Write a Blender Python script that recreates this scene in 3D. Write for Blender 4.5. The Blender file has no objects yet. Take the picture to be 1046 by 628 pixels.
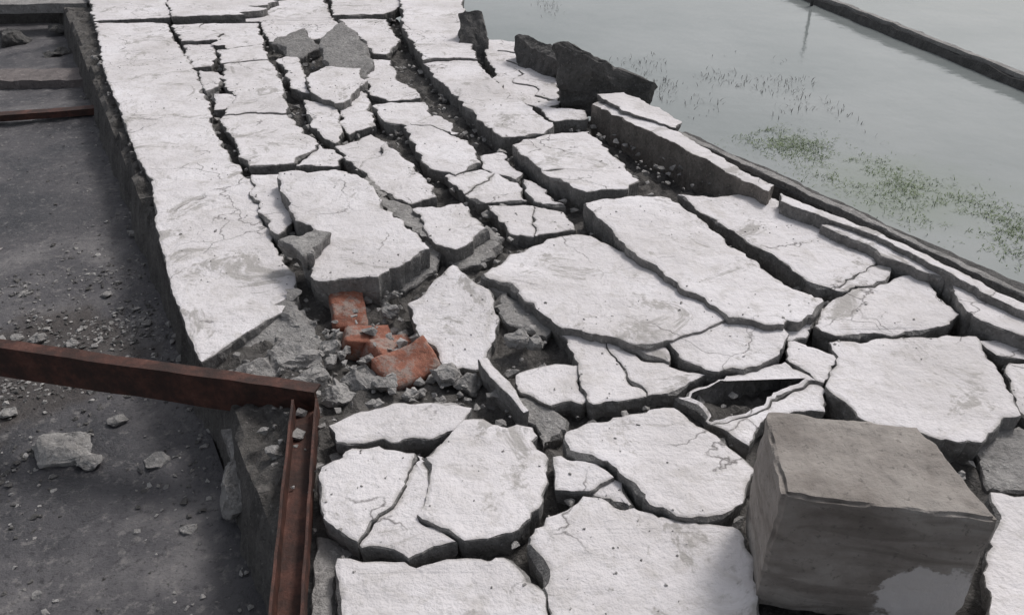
import bpy, math, random, bmesh
from mathutils import Vector, noise, Matrix, geometry
from mathutils.bvhtree import BVHTree
scene=bpy.context.scene
# The pavement runs along D (s axis), N points across it towards the water (w axis). Units: metres.
D=Vector((-.49,.872,0)).normalized(); N=Vector((D.y,-D.x,0))
def SW(s,w,z=0): return D*s+N*w+Vector((0,0,z))
Z=Vector((0,0,1))
# ---------------- materials
def newmat(name):
    m=bpy.data.materials.new(name); m.use_nodes=True
    nt=m.node_tree; b=nt.nodes['Principled BSDF']
    return m,nt,b
def noise_n(nt,scale,detail=5,rough=.6,dist=0):
    n=nt.nodes.new('ShaderNodeTexNoise'); n.inputs['Scale'].default_value=scale
    n.inputs['Detail'].default_value=min(detail,5); n.inputs['Roughness'].default_value=rough
    n.inputs['Distortion'].default_value=dist
    g=nt.nodes.get('GEO') or nt.nodes.new('ShaderNodeNewGeometry'); g.name='GEO'
    nt.links.new(g.outputs['Position'],n.inputs['Vector']); return n.outputs['Fac']
def ramp(nt,fac,stops):
    r=nt.nodes.new('ShaderNodeValToRGB'); nt.links.new(fac,r.inputs[0])
    e=r.color_ramp.elements
    while len(e)<len(stops): e.new(0.5)
    for i,(p,c) in enumerate(stops):
        e[i].position=p; e[i].color=(c[0],c[1],c[2],1) if not isinstance(c,(int,float)) else (c,c,c,1)
    return r.outputs[0]
def mix(nt,f,a,b,blend='MIX'):
    m=nt.nodes.new('ShaderNodeMix'); m.data_type='RGBA'; m.blend_type=blend
    for sock,val in ((m.inputs[0],f),(m.inputs[6],a),(m.inputs[7],b)):
        if hasattr(val,'links'): nt.links.new(val,sock)
        elif isinstance(val,(int,float)): sock.default_value=val
        else: sock.default_value=(*val,1)
    return m.outputs[2]
def bump(nt,b,h,strength,dist=.01,prev=None):
    n=nt.nodes.new('ShaderNodeBump'); n.inputs['Strength'].default_value=strength; n.inputs['Distance'].default_value=dist
    nt.links.new(h,n.inputs['Height'])
    if prev: nt.links.new(prev,n.inputs['Normal'])
    nt.links.new(n.outputs[0],b.inputs['Normal']); return n.outputs[0]
def mul(nt,a,c):
    mm=nt.nodes.new('ShaderNodeMath'); mm.operation='MULTIPLY'; nt.links.new(a,mm.inputs[0]); nt.links.new(c,mm.inputs[1]); return mm.outputs[0]
def near(nt,c,rad,wob,sc):
    """0 at point c growing with distance, with an uneven outline"""
    vd=nt.nodes.new('ShaderNodeVectorMath'); vd.operation='DISTANCE'; vd.inputs[1].default_value=c
    n=noise_n(nt,sc,5,.65); nt.links.new(nt.nodes['GEO'].outputs['Position'],vd.inputs[0])
    ad=nt.nodes.new('ShaderNodeMath'); ad.operation='MULTIPLY_ADD'; nt.links.new(n,ad.inputs[0]); ad.inputs[1].default_value=wob; nt.links.new(vd.outputs['Value'],ad.inputs[2])
    sb=nt.nodes.new('ShaderNodeMath'); sb.operation='DIVIDE'; nt.links.new(ad.outputs[0],sb.inputs[0]); sb.inputs[1].default_value=rad
    return sb.outputs[0]

mWhite,nt,b=newmat('weathered_white_plaster')
c=ramp(nt,noise_n(nt,1.5,5,.65),[(.3,(.60,.57,.565)),(.5,(.73,.70,.705)),(.68,(.81,.785,.80))])
c=mix(nt,ramp(nt,noise_n(nt,6.5,5,.75,.8),[(.34,.7),(.50,0.0)]),c,(.54,.51,.49))
c=mix(nt,ramp(nt,noise_n(nt,2.9,5,.80,1.0),[(.36,.8),(.43,0.0)]),c,(.36,.34,.32))
c=mix(nt,ramp(nt,noise_n(nt,34,5,.75),[(.33,.5),(.43,0)]),c,(.45,.43,.41))
g=nt.nodes['GEO']
at=nt.nodes.new('ShaderNodeAttribute'); at.attribute_name='edge'
c=mix(nt,mul(nt,at.outputs['Fac'],ramp(nt,noise_n(nt,9,5,.7),[(.40,0),(.58,.85)])),c,(.40,.38,.36))
vm=nt.nodes.new('ShaderNodeVectorMath'); vm.operation='ADD'
nz=nt.nodes.new('ShaderNodeTexNoise'); nz.inputs['Scale'].default_value=4; nz.inputs['Detail'].default_value=5
nt.links.new(g.outputs['Position'],nz.inputs['Vector'])
sc=nt.nodes.new('ShaderNodeVectorMath'); sc.operation='SCALE'; sc.inputs['Scale'].default_value=.4
nt.links.new(nz.outputs['Color'],sc.inputs[0]); nt.links.new(g.outputs['Position'],vm.inputs[0]); nt.links.new(sc.outputs[0],vm.inputs[1])
vo=nt.nodes.new('ShaderNodeTexVoronoi'); vo.feature='DISTANCE_TO_EDGE'; vo.inputs['Scale'].default_value=1.9
nt.links.new(vm.outputs[0],vo.inputs['Vector'])
crk=ramp(nt,vo.outputs['Distance'],[(.0,1.0),(.011,0.0)])
gate=ramp(nt,noise_n(nt,1.7,3,.5),[(.50,0.0),(.56,.85)])
c=mix(nt,mul(nt,crk,gate),c,(.10,.09,.085))
nt.links.new(c,b.inputs['Base Color']); b.inputs['Roughness'].default_value=.85
p=bump(nt,b,noise_n(nt,8,5,.7),.6,.03); bump(nt,b,noise_n(nt,60,4,.75),.6,.005,p)

def concrete(name,lo,hi,sc=7,tint=(1,.965,.93),dark=.4):
    m,nt,b=newmat(name)
    T=lambda v:(v*tint[0],v*tint[1],v*tint[2])
    c=ramp(nt,noise_n(nt,sc,5,.7),[(.3,T(lo)),(.7,T(hi))])
    c=mix(nt,ramp(nt,noise_n(nt,sc*6,4,.7),[(.3,.6),(.5,0)]),c,T(lo*dark))
    c=mix(nt,ramp(nt,noise_n(nt,sc*9+3,3,.6),[(.58,0),(.72,.6)]),c,T(min(.6,hi*1.6)))
    nt.links.new(c,b.inputs['Base Color']); b.inputs['Roughness'].default_value=.92
    p=bump(nt,b,noise_n(nt,sc*2.5,5,.75),.8,.03); bump(nt,b,noise_n(nt,sc*14,4,.7),.8,.006,p)
    return m
mSide=concrete('broken_concrete',.16,.31)
mGrey=concrete('grey_concrete',.22,.38,5)
mPale=concrete('pale_chips',.40,.58,9)
mDark=concrete('dark_concrete',.06,.15,6)
mBed=concrete('rubble_bed',.06,.17,8,(1,.94,.88))
mSand=concrete('brown_mortar_soil',.17,.33,9,(1,.90,.81))
mGrav=concrete('dull_gravel',.08,.18,9)

mBrick,nt,b=newmat('fired_clay_brick')
c=ramp(nt,noise_n(nt,12,5,.7),[(.3,(.15,.06,.04)),(.52,(.29,.115,.075)),(.75,(.40,.19,.13))])
c=mix(nt,ramp(nt,noise_n(nt,8,5,.75),[(.50,0),(.60,.85)]),c,(.30,.25,.22))
c=mix(nt,ramp(nt,noise_n(nt,50,4,.7),[(.3,.7),(.45,0)]),c,(.10,.05,.035))
nt.links.new(c,b.inputs['Base Color']); b.inputs['Roughness'].default_value=.9
p=bump(nt,b,noise_n(nt,12,5,.7),.6,.02);bump(nt,b,noise_n(nt,60,4,.7),.7,.006,p)

mRust,nt,b=newmat('rusted_steel')
c=ramp(nt,noise_n(nt,9,5,.75),[(.28,(.02,.012,.010)),(.46,(.050,.023,.017)),(.60,(.10,.04,.028)),(.78,(.20,.10,.075))])
nt.links.new(c,b.inputs['Base Color']); b.inputs['Roughness'].default_value=.7; b.inputs['Metallic'].default_value=.15
bump(nt,b,noise_n(nt,60,5,.75),.7,.005)

LIT=SW(3.6,-.5,-.36)
mAsph,nt,b=newmat('worn_asphalt')
c=ramp(nt,noise_n(nt,1.7,5,.65,.4),[(.34,(.048,.047,.052)),(.5,(.105,.101,.107)),(.64,(.185,.177,.178))])
c=mix(nt,ramp(nt,noise_n(nt,22,5,.75),[(.54,0),(.66,.6)]),c,(.27,.255,.245))
c=mix(nt,ramp(nt,near(nt,LIT,1.0,.9,2.6),[(.85,.7),(1.15,0)]),c,(.060,.049,.042))
c=mix(nt,ramp(nt,noise_n(nt,45,5,.7),[(.3,.8),(.46,0)]),c,(.03,.029,.031))
nt.links.new(c,b.inputs['Base Color'])
nt.links.new(ramp(nt,noise_n(nt,1.7,5,.65,.4),[(.36,.45),(.5,.85)]),b.inputs['Roughness'])
p=bump(nt,b,noise_n(nt,8,5,.7),.6,.03); bump(nt,b,noise_n(nt,80,4,.8),.8,.006,p)

mWater,nt,b=newmat('murky_water')
c=ramp(nt,noise_n(nt,.5,4,.6),[(.35,(.215,.24,.235)),(.65,(.28,.30,.295))])
c=mix(nt,ramp(nt,near(nt,Vector((3.2,6.0,-.9)),1.5,1.2,1.7),[(.6,.5),(1.3,0)]),c,(.17,.21,.15))
nt.links.new(c,b.inputs['Base Color']); b.inputs['Roughness'].default_value=.07; b.inputs['IOR'].default_value=1.33
bump(nt,b,noise_n(nt,5,4,.5),.2,.03)

mGrass,nt,b=newmat('water_grass')
c=ramp(nt,noise_n(nt,6,3,.5),[(.35,(.11,.16,.07)),(.65,(.20,.26,.13))])
nt.links.new(c,b.inputs['Base Color']); b.inputs['Roughness'].default_value=.7
mTwig=concrete('dead_twig',.05,.11,9)
# ---------------- helpers
def link(o): scene.collection.objects.link(o); return o
def empty(name): return link(bpy.data.objects.new(name,None))
def mesh(name,vs,fs,mats,parent=None,mi=None,smooth=False):
    m=bpy.data.meshes.new(name); m.from_pydata([tuple(v) for v in vs],[],fs)
    for x in mats: m.materials.append(x)
    if mi: m.polygons.foreach_set('material_index',mi)
    if smooth: m.polygons.foreach_set('use_smooth',[True]*len(fs))
    m.update(); o=link(bpy.data.objects.new(name,m))
    if parent: o.parent=parent
    return o
def nv(p,f,seed=0): return noise.noise_vector(Vector((p.x*f+seed,p.y*f,seed*.37)))
def jag(poly,seg=.018,amp=1.0):
    out=[]; n=len(poly)
    for i in range(n):
        a,b2=poly[i],poly[(i+1)%n]; L=(b2-a).length; k=max(1,int(L/seg))
        for j in range(k):
            p=a.lerp(b2,j/k)
            q=Vector((p.x,p.y,0)); w=q.dot(N)
            e=amp*(.3+.7*min(1,max(0,(w-.25)/.2)))
            d=nv(q,4)*.028+nv(q,12,3)*.024+nv(q,32,9)*.013
            out.append(Vector((p.x+d.x*e,p.y+d.y*e,p.z)))
    return out
def area2(poly): return sum(poly[i].x*poly[(i+1)%len(poly)].y-poly[(i+1)%len(poly)].x*poly[i].y for i in range(len(poly)))
BV=[];BF=[]
def slab(name,poly,th,mats,parent,tilt=(0,0),amp=1.0,grow=0.0,cham=1.0):
    if area2(poly)<0: poly=poly[::-1]
    pts=jag(poly,amp=amp); n=len(pts)
    cx=sum(p.x for p in pts)/n; cy=sum(p.y for p in pts)/n
    nor=[]
    for i in range(n):
        t=pts[(i+2)%n]-pts[i-2]; v=Vector((t.y,-t.x,0))
        nor.append(v.normalized() if v.length>1e-6 else Vector((0,0,0)))
    h=pts[0].z; R=[]
    for k in range(-1,5):
        ring=[]
        for i,p in enumerate(pts):
            r1=noise.noise(Vector((p.x*13,p.y*13,k*7.3)));r2=noise.noise(Vector((p.x*38,p.y*38,k*3.1+5)))
            chip=max(0,noise.noise(Vector((p.x*7,p.y*7,3.3)))-.15)*.05   # spalled stretches of rim
            if k==-1: off=grow-(.016+.010*r1+chip*.9)*cham; dz=0
            elif k==0: off=grow-(.002+.004*max(0,r1+.1)+.004*max(0,r2)+chip*.8)*cham; dz=-.002*cham
            elif k==1: off=grow+.002*r2-chip*.2; dz=-(.004+.007*abs(r1)+.005*abs(r2)+chip*.5)*cham
            elif k==2: off=grow+.010*r1+.009*r2-.003; dz=-th*.35
            elif k==3: off=grow+.012*r1+.012*r2-.012; dz=-th*.7
            else: off=grow-.024+.012*r1; dz=-th
            q=p+nor[i]*off; q.z=h+dz+.007*noise.noise(Vector((p.x*3,p.y*3,1)))+tilt[0]*(q.x-cx)+tilt[1]*(q.y-cy)
            ring.append(q)
        R.append(ring)
    vs=[q for ring in R for q in ring]; fs=[];mi=[]
    tris=geometry.tessellate_polygon([[Vector((q.x,q.y,0)) for q in R[0]]])
    for t in tris:
        a,b2,c2=t
        va,vb,vc=R[0][a],R[0][b2],R[0][c2]
        if (vb-va).cross(vc-va).z<0: t=(a,c2,b2)
        fs.append(tuple(t)); mi.append(0)
    for k in range(5):
        for i in range(n):
            j=(i+1)%n
            fs.append((k*n+i,(k+1)*n+i,(k+1)*n+j,k*n+j)); mi.append(0 if k==0 else 1)
    o=mesh(name,vs,fs,mats,parent,mi)
    a_=o.data.attributes.new('edge','FLOAT','POINT')
    a_.data.foreach_set('value',[0.0]*n+[1.0]*(len(vs)-n))
    ob=len(BV); BV.extend(vs); BF.extend([tuple(ob+x for x in f) for f in fs])
    return o
def split(poly,a,b2):
    def nearest(q):
        best=None
        for i in range(len(poly)):
            p0,p1=poly[i],poly[(i+1)%len(poly)]; e=p1-p0; t=max(.02,min(.98,(q-p0).dot(e)/e.length_squared))
            d=(p0+e*t-q).length
            if best is None or d<best[0]: best=(d,i,p0+e*t,t)
        return best
    na,nb=nearest(a),nearest(b2)
    if na[1]==nb[1]: return [poly]
    if na[1]>nb[1]: na,nb=nb,na
    i,j=na[1],nb[1]; A,B=na[2],nb[2]; L=(B-A).length
    k=max(2,int(L/.10)); pr=Vector(((B-A).y,-(B-A).x,0)).normalized()
    mid=[A.lerp(B,m/k)+pr*L*.16*noise.noise(A.lerp(B,m/k)*5.3) for m in range(1,k)]
    return [[A]+poly[i+1:j+1]+[B]+mid[::-1],[B]+poly[j+1:]+poly[:i+1]+[A]+mid]
def chunk_geo(c,r,seed,sq=(1,1,.7),n=14,sub=0):
    rnd=random.Random(seed); bm=bmesh.new()
    for i in range(n):
        v=Vector((rnd.gauss(0,1),rnd.gauss(0,1),rnd.gauss(0,1))).normalized()*r*rnd.uniform(.75,1.1)
        bm.verts.new((v.x*sq[0],v.y*sq[1],v.z*sq[2]))
    bmesh.ops.convex_hull(bm,input=bm.verts[:])
    for v in [v for v in bm.verts if not v.link_faces]: bm.verts.remove(v)
    for k in range(sub):
        bmesh.ops.subdivide_edges(bm,edges=bm.edges[:],cuts=1,use_grid_fill=True)
        bmesh.ops.triangulate(bm,faces=bm.faces[:])
    if sub:
        for v in bm.verts:
            q=v.co*(1/r)+Vector((seed,0,0)); v.co+=noise.noise_vector(q*1.5)*r*.22+noise.noise_vector(q*5)*r*.08
    lv=bm.verts[:]
    rot=Matrix.Rotation(rnd.uniform(0,6.28),3,'Z')
    idx={v:i for i,v in enumerate(lv)}
    vs=[rot@v.co+c for v in lv]; fs=[tuple(idx[v] for v in f.verts) for f in bm.faces]
    bm.free(); return vs,fs
def chunks(name,items,mat,parent=None):
    V=[];F=[]
    for it in items:
        vs,fs=chunk_geo(*it); o=len(V); V+=vs; F+=[tuple(o+i for i in f) for f in fs]
    return mesh(name,V,F,[mat],parent)
def pts_(s,z=0.0,k=.01): return [Vector((float(q.split(',')[0])*k,float(q.split(',')[1])*k,z)) for q in s.split()]

# ---------------- slab plan: "height cm | tilt : outline x,y in cm"
PLAN='''0:-400,793 -334,797 -291,714 -247,626 -221,572 -193,501 -180,472 -153,425 -148,414 -198,411 -223,449 -273,541 -326,639
0:-197,408 -147,410 -130,374 -117,343 -105,321 -93,289 -118,247 -132,272 -148,299 -157,319 -178,363
0:-619,1173 -478,1173 -338,814 -405,806 -458,909
1:-472,1166 -256,1166 -202,904 -180,827 -258,814 -332,805
0:-253,1173 -151,1173 -113,869 -130,827 -177,827
0:-328,793 -248,801 -219,721 -247,704 -263,728 -281,725 -294,728
0:-245,806 -176,814 -155,757 -179,735 -217,728
0:-170,814 -126,814 -102,728 -105,681 -115,681 -135,735
0:-289,718 -265,714 -249,681 -243,645 -256,645
0:-246,631 -231,626 -220,602 -223,582 -233,597
0:-217,572 -203,570 -195,545 -203,537
0:-232,651 -199,663 -173,602 -162,563 -150,524 -121,471 -101,449 -100,434 -128,435 -152,431 -170,465 -195,520 -200,563 -223,612
1:-249,690 -218,710 -201,665 -234,653
0:-194,669 -184,691 -164,626 -147,570 -159,582 -171,612
5:-156,605 -149,632 -118,627 -110,595 -114,538 -123,536 -144,561
0:-146,554 -124,545 -111,501 -111,472 -132,509
0:-117,545 -109,582 -90,505 -104,490 -111,509
3:-108,464 -88,485 -73,461 -46,407 -40,386 -53,377 -64,385 -82,415
0:-119,669 -101,663 -89,612 -67,568 -88,559 -102,572
2:-94,543 -64,548 -55,522 -65,501 -82,510
2:-69,495 -52,522 -43,510 -24,457 -20,436 -32,419 -48,429 -59,460
6:-156,1133 -75,1133 -49,853 -33,677 -17,601 14,522 26,491 19,471 -8,468 -35,535 -63,618 -94,728
7:1,453 23,472 47,479 69,397 60,387 38,382 20,408
8:37,367 64,377 80,372 96,331 110,294 125,278 120,267 104,258 85,264 72,288 56,319 45,337
2:-27,727 6,720 30,674 34,580 33,546 15,541 -8,580 -20,661
3:18,532 49,526 48,509 27,504
3:88,388 129,394 150,362 171,326 171,313 162,299 139,288 131,293 119,319 103,351
7:150,342 161,341 189,300 182,294 166,313
2:130,281 162,298 177,304 180,272 160,260 126,257 121,264
6:184,292 192,294 218,244 210,232 183,263
3:122,250 158,255 178,253 178,237 171,209 151,195 140,193 115,207 112,223 120,237
0:182,254 201,257 218,240 198,244 184,246
0:185,240 196,240 207,224 185,189 178,213
10|0,.03:-123,398 -94,404 -76,388 -60,350 -38,319 -59,296 -82,294 -91,310 -86,327 -96,343 -106,352
3:-147,415 -130,415 -117,380 -110,360 -112,343 -117,349 -128,374
5|0,.02:-49,366 -26,373 -11,347 -24,328 -35,333
0:-39,419 -20,431 2,411 8,389 -12,385 -25,395
0:-11,380 11,383 26,375 31,353 13,344 0,349
0:-19,449 -8,456 6,425 1,417 -16,434
0:5,414 17,406 26,380 12,388
3:-13,304 -1,321 32,343 52,321 73,288 84,266 65,254 51,249 37,255 20,261 9,280 -1,296
1:18,264 39,256 60,250 60,239 71,233 57,223 45,220 27,215 24,231 20,246
3:62,251 85,266 104,266 105,257 97,242 84,234 73,235 66,242
1:107,269 127,277 114,257 107,254
1:57,221 77,232 100,240 111,228 107,212 88,212 76,194 69,203
1:107,253 120,244 112,229 102,242
-2|.04,.06:-41,286 -26,313 -8,285 -7,268 -14,244 -25,245 -36,268
-1:3,235 13,239 21,240 24,219 13,218 5,225
3:21,199 52,210 68,194 73,184 66,165 50,165 39,173 30,185 21,191
1:14,187 24,189 29,180 22,175 14,176
2:-59,206 -41,215 -13,212 -17,205 -27,199 -43,200 -56,199
3:-60,185 -51,195 -26,191 -25,173 -26,163 -16,154 -28,149 -40,152 -53,160 -59,173
3:-25,189 -14,206 6,203 11,186 10,173 -1,157 -14,154 -25,165
1:-46,148 -25,146 -1,148 7,139 8,111 -40,111
2:7,160 20,171 36,167 50,161 66,158 65,138 57,111 12,111 10,138 5,151
0:23,176 30,179 37,171 24,173
0:147,173 177,176 135,107 112,107 127,140
0:64,128 108,127 104,107 59,107'''
GREY='''3:-80,412 -65,386 -52,374 -38,338 -49,345 -61,362
-3|0,.2:-85,310 -63,317 -39,341 -31,342 -35,313 -56,296 -71,304
-2:-15,308 -1,301 9,284 20,267 14,261 -1,270 -7,285
10|0,.3:-159,673 -148,700 -115,661 -107,617 -144,619
5|0,.3:-208,700 -182,721 -164,694 -180,668
-8|-.1,.3:-120,255 -95,296 -77,270 -83,246 -104,239
-3|0,.1:-32,342 -10,358 -1,346 -15,324 -25,322
-4|0,.1:151,201 173,209 181,188 160,180 150,180
13:-104,315 -90,327 -84,321 -87,304 -94,302
-16|.1,.3:-105,220 -88,222 -79,194 -89,192
-5:-57,163 -42,157 -48,152 -42,115 -49,115
-3|0,.1:-8,228 13,219 21,206 12,200 6,211'''
CRACKS='-286,669 -330,639|-172,524 -150,537|-195,524 -151,528|-57,694 -85,669|-18,634 -45,582|64,412 26,419|111,228 69,205|34,258 61,240|171,320 137,293|-29,192 -41,154|53,213 31,188|-84,422 -74,465|-126,434 -119,469|-263,814 -300,1095|-518,964 -391,953|51,499 71,411|-27,384 -25,338|-25,395 -10,422|11,381 13,344|46,221 41,258|6,728 15,548|-248,707 -296,797|-62,501 -33,483|-70,640 -40,640|-145,590 -112,575'
def parse(t):
    for l in t.split('\n'):
        h,o=l.split(':'); tl=(0,0)
        if '|' in h: h,q=h.split('|'); tl=tuple(float(x) for x in q.split(','))
        yield float(h)/100,tl,pts_(o,float(h)/100)
CUTS=[pts_(x) for x in CRACKS.split('|')]
def inside(q,poly):
    c=False;n=len(poly)
    for i in range(n):
        a,b2=poly[i],poly[(i+1)%n]
        if (a.y>q.y)!=(b2.y>q.y) and q.x<(b2.x-a.x)*(q.y-a.y)/(b2.y-a.y)+a.x: c=not c
    return c
pave=empty('cracked_concrete_pavement')
rt=random.Random(3)
for h,t,po in parse(PLAN):
    lst=[po]
    for A,B in CUTS:
        A=Vector((A.x,A.y,h));B=Vector((B.x,B.y,h));nl=[]
        for q in lst: nl+= split(q,A,B) if inside((A+B)/2,q) and inside(A.lerp(B,.15),q) and inside(A.lerp(B,.85),q) else [q]
        lst=nl
    for q in lst:
        cut=len(lst)>1
        dh=rt.uniform(-.007,.007)+(rt.uniform(-.010,.004) if cut else 0)
        tt=(t[0]+rt.uniform(-.022,.022),t[1]+rt.uniform(-.022,.022))
        slab('slab',[Vector((v.x,v.y,h*.85+dh)) for v in q],.11+max(0,h),[mWhite,mSide],pave,tt,grow=.0 if cut else .014)
for h,t,po in parse(GREY):
    slab('broken_or_shade_piece',po,.09,[mGrey,mSide],pave,t,amp=1.3,cham=1.5)  # broken grey concrete; some pieces stand in for shade beside and in front of slabs
a,b2=Vector((-.112,2.42,.02)),Vector((.047,2.10,0)); pr=(b2-a).cross(Z).normalized()*.02
slab('slab_on_edge',[a-pr,a.lerp(b2,.5)-pr*1.3,b2-pr*.6,b2+pr*.6,a.lerp(b2,.5)+pr*.9,a+pr],.14,[mWhite,mSide],pave,(0,0),amp=.3,cham=.5)

def grid(name,ss,ww,zf,mats,smooth=True,parent=None):
    V=[];F=[]
    for s in ss:
        for w in ww:
            p=SW(s,w); p.z=zf(s,w,p); V.append(p)
    m=len(ww)
    for i in range(len(ss)-1):
        for j in range(len(ww)-1):
            F.append((i*m+j,i*m+j+1,(i+1)*m+j+1,(i+1)*m+j))
    a,b2,c2=V[F[0][0]],V[F[0][1]],V[F[0][2]]
    if (b2-a).cross(c2-a).z<0: F=[f[::-1] for f in F]
    return mesh(name,V,F,mats,parent,None,smooth)
def fr(a,b,st):
    n=int((b-a)/st); return [a+(b-a)*i/n for i in range(n+1)]
GZ=-.36
PIT=Vector((-.50,2.70,0))
def bedz(s,w,p):
    z=-.075+.045*noise.noise(p*4)+.03*noise.noise(p*11)+.02*noise.noise(p*26)
    z-=.05*max(0,min(1,(w-2.6)/.4))
    z-=.09*max(0,1-(Vector((p.x,p.y,0))-PIT).length/.4)
    e=w-(.2+.03*noise.noise(p*3)+.012*noise.noise(p*15))
    if e<0: z+= e*4
    z=max(z,-.6)
    if w>3.2: z-= (w-3.2)*3
    return z
grid('rubble_bed',fr(-1,13,.035),fr(-.05,3.3,.03),bedz,[mBed],False)
def agz(s,w,p):
    z=GZ+.02*noise.noise(p*1.3)+.012*noise.noise(p*5)
    if abs(s)<9 and w>-4: z+=.008*noise.noise(p*22)
    return z
def spread(a,lo,hi,b,st):
    return [a,(a*2+lo)/3,(a+lo*5)/6]+fr(lo,hi,st)+[(b+hi*5)/6,(b*2+hi)/3,b]
grid('asphalt_yard',spread(-60,-1,9,80,.05),[-80,-40,-20,-10]+fr(-5,.14,.05),agz,[mAsph])
grid('ground',[-600,600],[-600,600],lambda s,w,p:-1.9,[mBed])
grid('water',[-300,-20,0,10,30,500],[2.0,4,10,40,500],lambda s,w,p:-.9,[mWater])

# ---------------- loose things on the yard
items=[];it2=[];it3=[]
r=random.Random(11)
def gravel_at(p,i,sz):
    p.z=GZ+sz*.2+.012*noise.noise(p*5)+.02*noise.noise(p*1.3)
    x=r.random(); (items if x<.45 else it2 if x<.78 else it3).append((p,sz,i,(1,1,.5),9))
for i in range(1700):
    s=r.uniform(-.5,7); w=-abs(r.gauss(0,1.4))+.12
    p=SW(s,w)
    if noise.noise(p*1.6)+r.uniform(-.35,.35)<.05: continue
    gravel_at(p,i,min(.03,.003+abs(r.gauss(0,.005))))
for i in range(6000):
    s=r.gauss(3.55,.6); w=-.5+r.gauss(0,.6)
    if w>.12: continue
    p=SW(s,w)
    if noise.noise(p*3)+r.uniform(-.4,.4)<-.02: continue
    gravel_at(p,i+5000,min(.04,.004+abs(r.gauss(0,.0075))))
chunks('gravel',items,mGrav); chunks('light_gravel',it2,mGrey); chunks('plaster_chips',it3,mPale)
SZ=[.13,.06,.035,.05,.04,.035,.03,.04,.05,.04,.045,.03,.04]
st=[(p,z_,i*7+3,(1,.85,.28),40,2) for i,(p,z_) in enumerate(zip(pts_('-175,233 -161,226 -111,192 -222,309 -204,304 -207,349 -176,322 -249,349 -135,226 -207,255 -160,250 -167,275 -233,309',-.35),SZ))]
chunks('concrete_rubble',st,mGrey)
rb=[]
for i in range(300):
    s=r.uniform(1.95,3.1); w=r.uniform(.28,1.3)
    if w>1.15-(abs(s-2.5))*.4: continue
    p=SW(s,w,-.08+r.uniform(-.03,.03)); rb.append((p,min(.05,abs(r.gauss(.010,.016))+.005),i,(1,1,.7),16,1))
BR=pts_('-97,241 -86,254 -74,262 -74,238 -55,238 -92,280 -113,249 -76,225 -91,220 -64,230 -94,203 -52,287 -61,308 -25,239 -16,237 -82,195 -47,234')
BS=[(.13,-.14),(.12,-.12),(.07,-.12),(.10,-.10),(.09,-.11),(.09,-.12),(.07,-.19),(.10,-.13),(.10,-.21),(.07,-.09),(.12,-.28),(.05,-.09),(.08,-.13),(.06,-.07),(.06,-.09),(.1,-.28),(.05,-.07)]
for i,(p,(sz,zz)) in enumerate(zip(BR,BS)): rb.append((Vector((p.x,p.y,zz+.03)),sz,i*13+2,(1,1,.7),18,3))
for i in range(90):
    s=r.uniform(.8,8); w=.12+r.gauss(0,.04); p=SW(s,w,GZ+.01); rb.append((p,min(.04,abs(r.gauss(.008,.012))+.004),i+900,(1,1,.7),12))
chunks('concrete_rubble',rb,mGrey)
bvh=BVHTree.FromPolygons([tuple(v) for v in BV],BF)
cr=[];cw=[]
for i in range(3200):
    s=r.uniform(.6,8); w=r.uniform(.25,3.05); p=SW(s,w)
    hit=bvh.ray_cast(Vector((p.x,p.y,1)),Vector((0,0,-1)))
    if hit[0] is None: p.z=-.055+.035*r.random(); sz=min(.035,abs(r.gauss(.010,.010))+.004)
    else:
        if noise.noise(p*2.1)<.0 : continue
        p.z=hit[0].z+.001; sz=min(.012,abs(r.gauss(.001,.003))+.0012)
    (cr if r.random()<.7 else cw).append((p,sz,i+2000,(1,1,.7),10))
chunks('crumbled_concrete',cr,mGrey,pave); chunks('crumbled_plaster',cw,mPale,pave)
chunks('rounded_stones',[(p,s_,i*3+1,(1,1,.8),40,2) for i,(p,s_) in enumerate(zip(pts_('2,257 9,254 7,263',.0),(.05,.035,.03)))],mGrey,pave)

# ---------------- bricks
def brick(p,rot,dims,seed):
    bm=bmesh.new(); bmesh.ops.create_cube(bm,size=1)
    bmesh.ops.scale(bm,vec=dims,verts=bm.verts)
    bmesh.ops.subdivide_edges(bm,edges=bm.edges[:],cuts=13,use_grid_fill=True)
    for v in bm.verts:
        q=v.co*6+Vector((seed,0,0))
        k=sorted(abs(v.co[i])/(dims[i]/2) for i in range(3))[1]
        v.co*=1-.22*max(0,k-.7)*(1+noise.noise(q*2))
        v.co+=noise.noise_vector(q)*.018+noise.noise_vector(q*4)*.006
    m=bpy.data.meshes.new('brick'); bm.to_mesh(m); bm.free(); m.materials.append(mBrick)
    m.polygons.foreach_set('use_smooth',[True]*len(m.polygons))
    o=link(bpy.data.objects.new('brick',m)); o.location=p; o.rotation_euler=rot
brick((-.70,2.90,-.075),(.35,.12,.30),(.15,.26,.10),1)
brick((-.60,2.67,-.085),(.10,.22,.15),(.19,.13,.10),5)
brick((-.40,2.46,-.065),(.35,-.12,.55),(.24,.17,.11),9)
brick((-.49,2.62,-.11),(.2,.3,.8),(.2,.12,.1),13)

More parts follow.
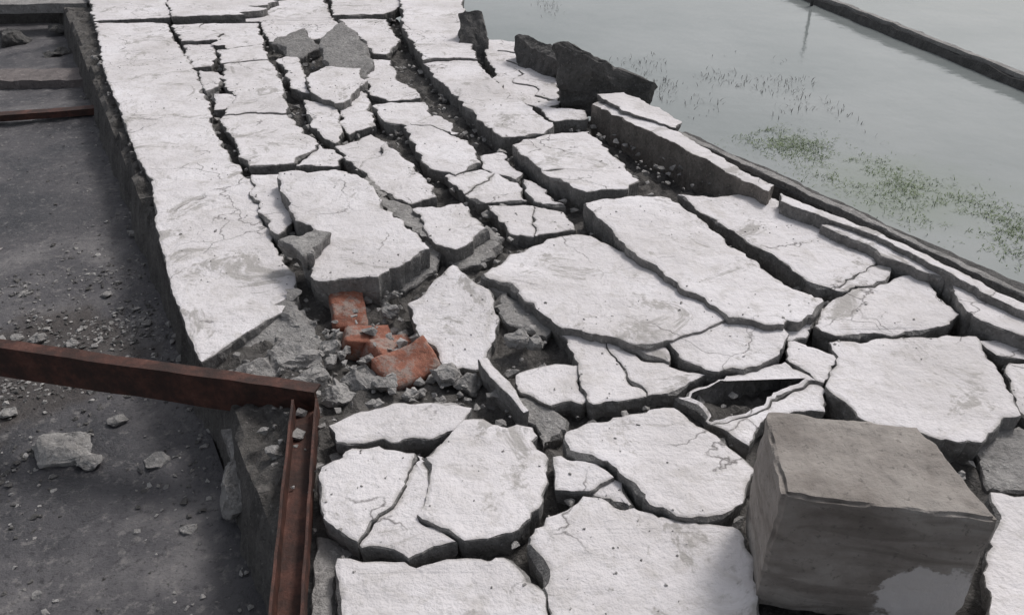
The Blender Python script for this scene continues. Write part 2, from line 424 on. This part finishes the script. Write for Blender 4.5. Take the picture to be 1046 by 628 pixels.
# ---------------- concrete block
mCube,nt,b=newmat('rough_cast_concrete')
c=ramp(nt,noise_n(nt,5,5,.7),[(.3,(.22,.195,.175)),(.7,(.38,.35,.32))])
geo=nt.nodes['GEO']; mp=nt.nodes.new('ShaderNodeMapping'); mp.inputs['Scale'].default_value=(5,5,22); mp.inputs['Rotation'].default_value=(.06,.20,0)
nt.links.new(geo.outputs['Position'],mp.inputs[0]); n2=nt.nodes.new('ShaderNodeTexNoise'); n2.inputs['Scale'].default_value=1; n2.inputs['Detail'].default_value=5; n2.inputs['Distortion'].default_value=.8
nt.links.new(mp.outputs[0],n2.inputs['Vector'])
c=mix(nt,ramp(nt,n2.outputs['Fac'],[(.34,.55),(.52,0)]),c,(.13,.11,.095))
c=mix(nt,ramp(nt,noise_n(nt,50,4,.7),[(.3,.7),(.42,0)]),c,(.10,.09,.08))
pc=Vector((1.035,1.30,.085))
c=mix(nt,ramp(nt,near(nt,pc,.25,.24,8),[(.95,.75),(1.6,0)]),c,(.085,.068,.056))
c=mix(nt,ramp(nt,near(nt,pc,.25,.24,8),[(.95,.95),(1.0,0)]),c,(.60,.57,.555))
nt.links.new(c,b.inputs['Base Color']); b.inputs['Roughness'].default_value=.9
q=bump(nt,b,n2.outputs['Fac'],.35,.01); bump(nt,b,noise_n(nt,60,4,.75),.8,.006,q)
top=[Vector((.638,1.362,0)),Vector((1.117,1.285,0)),Vector((1.063,1.60,0)),Vector((.685,1.669,0))]
bm=bmesh.new(); K=40
def bil(u,v,zz):
    q=(top[0]*(1-u)+top[1]*u)*(1-v)+(top[3]*(1-u)+top[2]*u)*v; return Vector((q.x,q.y,-.02+zz*.40))
cen=bil(.5,.5,.5)
fg=[lambda a,c:(a,0,c),lambda a,c:(a,1,c),lambda a,c:(0,a,c),lambda a,c:(1,a,c),lambda a,c:(a,c,0),lambda a,c:(a,c,1)]
for f in fg:
    G=[[None]*(K+1) for _ in range(K+1)]
    for i in range(K+1):
        for j in range(K+1):
            u,v,w=f(i/K,j/K); q=bil(u,v,w)
            k=sorted([abs(u-.5)*2,abs(v-.5)*2,abs(w-.5)*2])[1]
            k=max(0,k-.93)/.07
            q=q.lerp(cen,max(0,.022*k*k*(1+2.6*noise.noise(q*9)+1.2*noise.noise(q*30))))
            q+=noise.noise_vector(q*5)*.010+noise.noise_vector(q*18)*.004+noise.noise_vector(q*45)*.002
            G[i][j]=bm.verts.new(q)
    for i in range(K):
        for j in range(K): bm.faces.new((G[i][j],G[i+1][j],G[i+1][j+1],G[i][j+1]))
bmesh.ops.remove_doubles(bm,verts=bm.verts,dist=.0005); bmesh.ops.recalc_face_normals(bm,faces=bm.faces)
m=bpy.data.meshes.new('concrete_block'); bm.to_mesh(m); bm.free(); m.materials.append(mCube)
link(bpy.data.objects.new('concrete_block',m))

# ---------------- rusty steel frame
def prism(name,a,b2,prof,up,mat,parent,K=24,nz_=1):
    a=Vector(a);b2=Vector(b2)
    d=(b2-a).normalized(); side=d.cross(up).normalized(); u=side.cross(d)
    V=[];n=len(prof)
    for k in range(K+1):
        c0=a.lerp(b2,k/K)
        for x,y in prof:
            q=c0+side*x+u*y; V.append(q+(noise.noise_vector(q*12)*.003+noise.noise_vector(q*3)*.004)*nz_)
    F=[tuple(range(n)),tuple(range(K*n,K*n+n))[::-1]]
    for k in range(K):
        for i in range(n):
            j=(i+1)%n; F.append((k*n+i,(k+1)*n+i,(k+1)*n+j,k*n+j))
    o=mesh(name,V,F,[mat],parent)
    bm=bmesh.new(); bm.from_mesh(o.data); bmesh.ops.recalc_face_normals(bm,faces=bm.faces); bm.to_mesh(o.data); bm.free()
    return o
frame=empty('rusty_steel_frame')
a=Vector((-2.583,2.608,.03)); c_=Vector((-.685,2.193,.03))
prism('top_bar',c_,a,[(-.008,.006),(.045,.006),(.045,-.004),(.006,-.004),(.006,-.125),(.03,-.125),(.03,-.135),(-.008,-.135)],Z,mRust,frame)
prism('side_bar',(-.752,2.165,.022),(-.575,1.09,.022),[(0,0),(.008,0),(.008,-.06),(-.07,-.06),(-.07,-.005),(-.078,-.005),(-.078,-.07),(0,-.07)],Z,mRust,frame)
prism('support_leg',a,a+Vector((0,0,-.42)),[(0,0),(.05,0),(.05,-.008),(.008,-.008),(.008,-.05),(0,-.05)],Vector((0,1,0)),mRust,frame)
rail=empty('rusty_rail')
prism('bar',(-3.34,6.25,-.28),(-4.41,5.97,-.28),[(0,0),(.10,0),(.10,-.05),(0,-.05)],Z,mRust,rail)
kerb=empty('concrete_curb')
prism('beam',(-3.735,7.1,-.285),(-5.57,6.95,-.285),[(0,0),(.36,0),(.36,-.3),(0,-.3)],Z,concrete('pinkish_concrete',.13,.21,3,(1,.88,.85)),kerb,24,4)
bx=empty('concrete_lintel')
prism('beam',(-4.654,9.139,-.05),(-7.234,9.037,-.05),[(0,0),(.3,0),(.3,-.10),(0,-.10)],Z,mGrey,bx,24,3)
prism('shade_back',(-5.0,9.6,-.152),(-8.1,9.5,-.152),[(0,0),(.1,0),(.1,-.3),(0,-.3)],Z,mDark,bx)  # dark-coloured panel stands in for the shadow under the lintel
chunks('dark_rubble',[(Vector((-5.336,8.70,-.32)),.2,4,(1,1,.5),20,3),(Vector((-4.99,9.05,-.3)),.12,5,(1,1,.5),20,3),(Vector((-4.6,8.2,-.34)),.1,6,(1.5,1,.4),20,3)],mDark)

# ---------------- right side coping & displaced edge
wall=empty('retaining_wall')
def cop(name,t,h,th,m0=mWhite,m1=mSide,amp=.5,tilt=(0,0),cham=.6):
    slab(name,pts_(t,h,.001),th,[m0,m1],wall,tilt,amp=amp,cham=cham)
cop('coping_far','538,5183 817,4688 1094,4163 1297,3738 1351,3825 1185,4206 992,4670 652,5288',.10,.36,mWhite,mSand,amp=.8)
cop('coping_near','1358,3665 1683,3246 1896,2777 2139,2400 2171,2451 1936,2856 1707,3306 1382,3749',.09,.3,amp=.8)
cop('outer_ledge','1025,4807 1455,3958 1839,3363 2145,2854 2321,2527 2387,2630 2203,2959 1890,3487 1547,4091 1100,4879',.02,.9,mDark,mDark)
cop('outer_lip','815,5094 1311,4245 1824,3345 2112,2812 2293,2503 2314,2537 2134,2851 1864,3375 1352,4274 856,5114',.05,.9,mGrey)
cop('tilted_slab','572,5288 777,5353 941,5039 1051,4810 996,4701 781,4884',.12,.06,amp=1,tilt=(-.05,0))
cop('sunken_piece','566,5509 719,5572 1154,4428 1026,4370 711,4399 608,4819',-.16,.1,mSand,mSide,tilt=(0,.1))
cop('sunken_piece','1826,3430 1989,3210 2088,2674 2111,2717 1936,2738 1890,2993 1872,3256',-.1,.1,mDark,mDark)
def hull(name,pts,mat,parent=None):
    bm=bmesh.new()
    for q in pts: bm.verts.new(q)
    bmesh.ops.convex_hull(bm,input=bm.verts[:])
    bmesh.ops.triangulate(bm,faces=bm.faces)
    for k in range(4):
        bmesh.ops.subdivide_edges(bm,edges=bm.edges[:],cuts=1)
        bmesh.ops.triangulate(bm,faces=bm.faces)
    for v in bm.verts: v.co+=noise.noise_vector(v.co*4)*.045+noise.noise_vector(v.co*13)*.022+noise.noise_vector(v.co*35)*.008
    m=bpy.data.meshes.new(name); bm.to_mesh(m); bm.free(); m.materials.append(mat)
    o=link(bpy.data.objects.new(name,m)); o.parent=parent; return o
hull('upended_slab',[(.34,5.45,-.1),(.98,5.55,-.1),(.30,5.45,.40),(.40,5.5,.40),(1.02,5.6,.10),(.36,5.65,-.1),(.98,5.8,-.1),(.36,5.65,.38),(.45,5.7,.34)],mDark,wall)
hull('upended_slab',[(.10,6.35,-.1),(.40,6.0,-.1),(.0,6.6,.22),(.3,6.3,.24),(.38,6.0,.15),(.1,6.8,-.1)],mDark,wall)
hull('upended_slab',[(-.434,6.845,-.1),(-.164,6.845,-.1),(-.464,7.145,.28),(-.264,7.145,.26),(-.164,7.245,-.1),(-.464,7.345,-.1)],mDark,wall)
grid('wall_body',fr(-1,13,.2),[3.12,3.3,3.45],lambda s,w,p:-.2-(w-3.12)*.4,[mSide],False,wall)
V=[];F=[]
ss=fr(-1,13,.2)
for s in ss: V.append(SW(s,3.4,-.3)); V.append(SW(s,3.5,-1.5))
for i in range(len(ss)-1): F.append((2*i,2*i+1,2*i+3,2*i+2))
mesh('wall_face',V,F,[mSide],wall)

# ---------------- far embankment in the water
em=empty('flooded_wall')
A=Vector((4.996,13.246,-.8)); B=Vector((5.773,8.997,-.8)); d=B-A; A=A-d*1.2; B=B+d*.6
prism('core',A,B,[(-.10,0),(.12,0),(.24,-.4),(-.22,-.4)],Z,mDark,em,60,8)
prism('coping',A+Vector((0,0,.045)),B+Vector((0,0,.045)),[(.0,0),(.09,0),(.09,-.05),(0,-.05)],Z,mGrey,em,60,4)
# ---------------- post and water plants
post=empty('wooden_post')
q=Vector((4.772,13.304,-.9))
prism('post',q+Vector((0,0,-.4)),q+Vector((.02,0,.75)),[(0,0),(.035,0),(.035,-.035),(0,-.035)],Vector((0,1,0)),mTwig,post)
def blades(name,pts,mat,hmin,hmax,wd,lean):
    V=[];F=[];r=random.Random(5)
    for p in pts:
        L_=r.uniform(hmin,hmax); an=r.uniform(0,6.28); le=r.uniform(*lean)
        d=Vector((math.cos(an)*math.cos(le),math.sin(an)*math.cos(le),math.sin(le)))
        sd=d.cross(Z); sd=(sd.normalized() if sd.length>.05 else Vector((1,0,0)))*wd*r.uniform(.6,1.3)
        b0=p+Vector((0,0,-.004)); m_=b0+d*L_*.6; e_=b0+d*L_+Vector((math.cos(an),math.sin(an),-.6))*L_*.25
        o=len(V); V+=[b0-sd,b0+sd,m_+sd*.8,m_-sd*.8,e_]; F+=[(o,o+1,o+2,o+3),(o+3,o+2,o+4)]
    return mesh(name,V,F,[mat])
pts=[];r=random.Random(2)
A0=Vector((2.4,7.5,-.9));B0=Vector((4.0,4.7,-.9));dr=(B0-A0);pr=Vector((dr.y,-dr.x,0)).normalized()
for i in range(13000):
    t=r.random(); w=r.gauss(0,.27)*(1-.6*abs(t-.55))
    p=A0+dr*t+pr*w
    if .6*noise.noise(p*2.2)+.5*noise.noise(p*9)+r.uniform(-.25,.25)<.0: continue
    pts.append(p)
blades('water_grass',pts,mGrass,.02,.06,.0028,(.1,.8))
pts=[]
for i in range(900):
    p=Vector((r.uniform(1.2,3.5),0,-.9)); p.y=9.3-(p.x-1.3)*.24+r.gauss(0,.6)
    if noise.noise(p*1.7)+r.uniform(-.2,.2)<.05: continue
    pts.append(p)
for i in range(60): pts.append(Vector((.58+r.gauss(0,.12),13.2+r.gauss(0,.3),-.9)))
blades('water_weeds',pts,mTwig,.03,.09,.003,(.4,1.4))

# ---------------- light, world, camera
w=bpy.data.worlds.new('World'); scene.world=w; w.use_nodes=True; nt=w.node_tree
bg=nt.nodes['Background']; sky=nt.nodes.new('ShaderNodeTexSky'); sky.sky_type='NISHITA'; sky.sun_disc=False
EL,AZ=math.radians(50),math.radians(38)
sky.sun_elevation=EL; sky.sun_rotation=AZ; sky.dust_density=4; sky.air_density=1; sky.ozone_density=1
hs=nt.nodes.new('ShaderNodeHueSaturation'); hs.inputs['Saturation'].default_value=.35
nt.links.new(sky.outputs[0],hs.inputs['Color']); nt.links.new(hs.outputs[0],bg.inputs[0]); bg.inputs[1].default_value=.108
sd=bpy.data.lights.new('sun','SUN'); sd.energy=1.5; sd.angle=math.radians(12); sd.color=(1,.965,.95)
so=link(bpy.data.objects.new('sun',sd))
dirv=Vector((math.sin(AZ)*math.cos(EL),math.cos(AZ)*math.cos(EL),math.sin(EL)))
so.rotation_euler=dirv.to_track_quat('Z','Y').to_euler()
cam=link(bpy.data.objects.new('camera',bpy.data.cameras.new('camera')))
cam.location=(0,0,1.75);cam.rotation_euler=(math.radians(58),0,0);cam.data.lens=28;cam.data.sensor_width=36;cam.data.clip_end=2000;cam.data.clip_start=.02
scene.camera=cam
scene.view_settings.view_transform='Standard'; scene.view_settings.look='None'; scene.view_settings.exposure=0
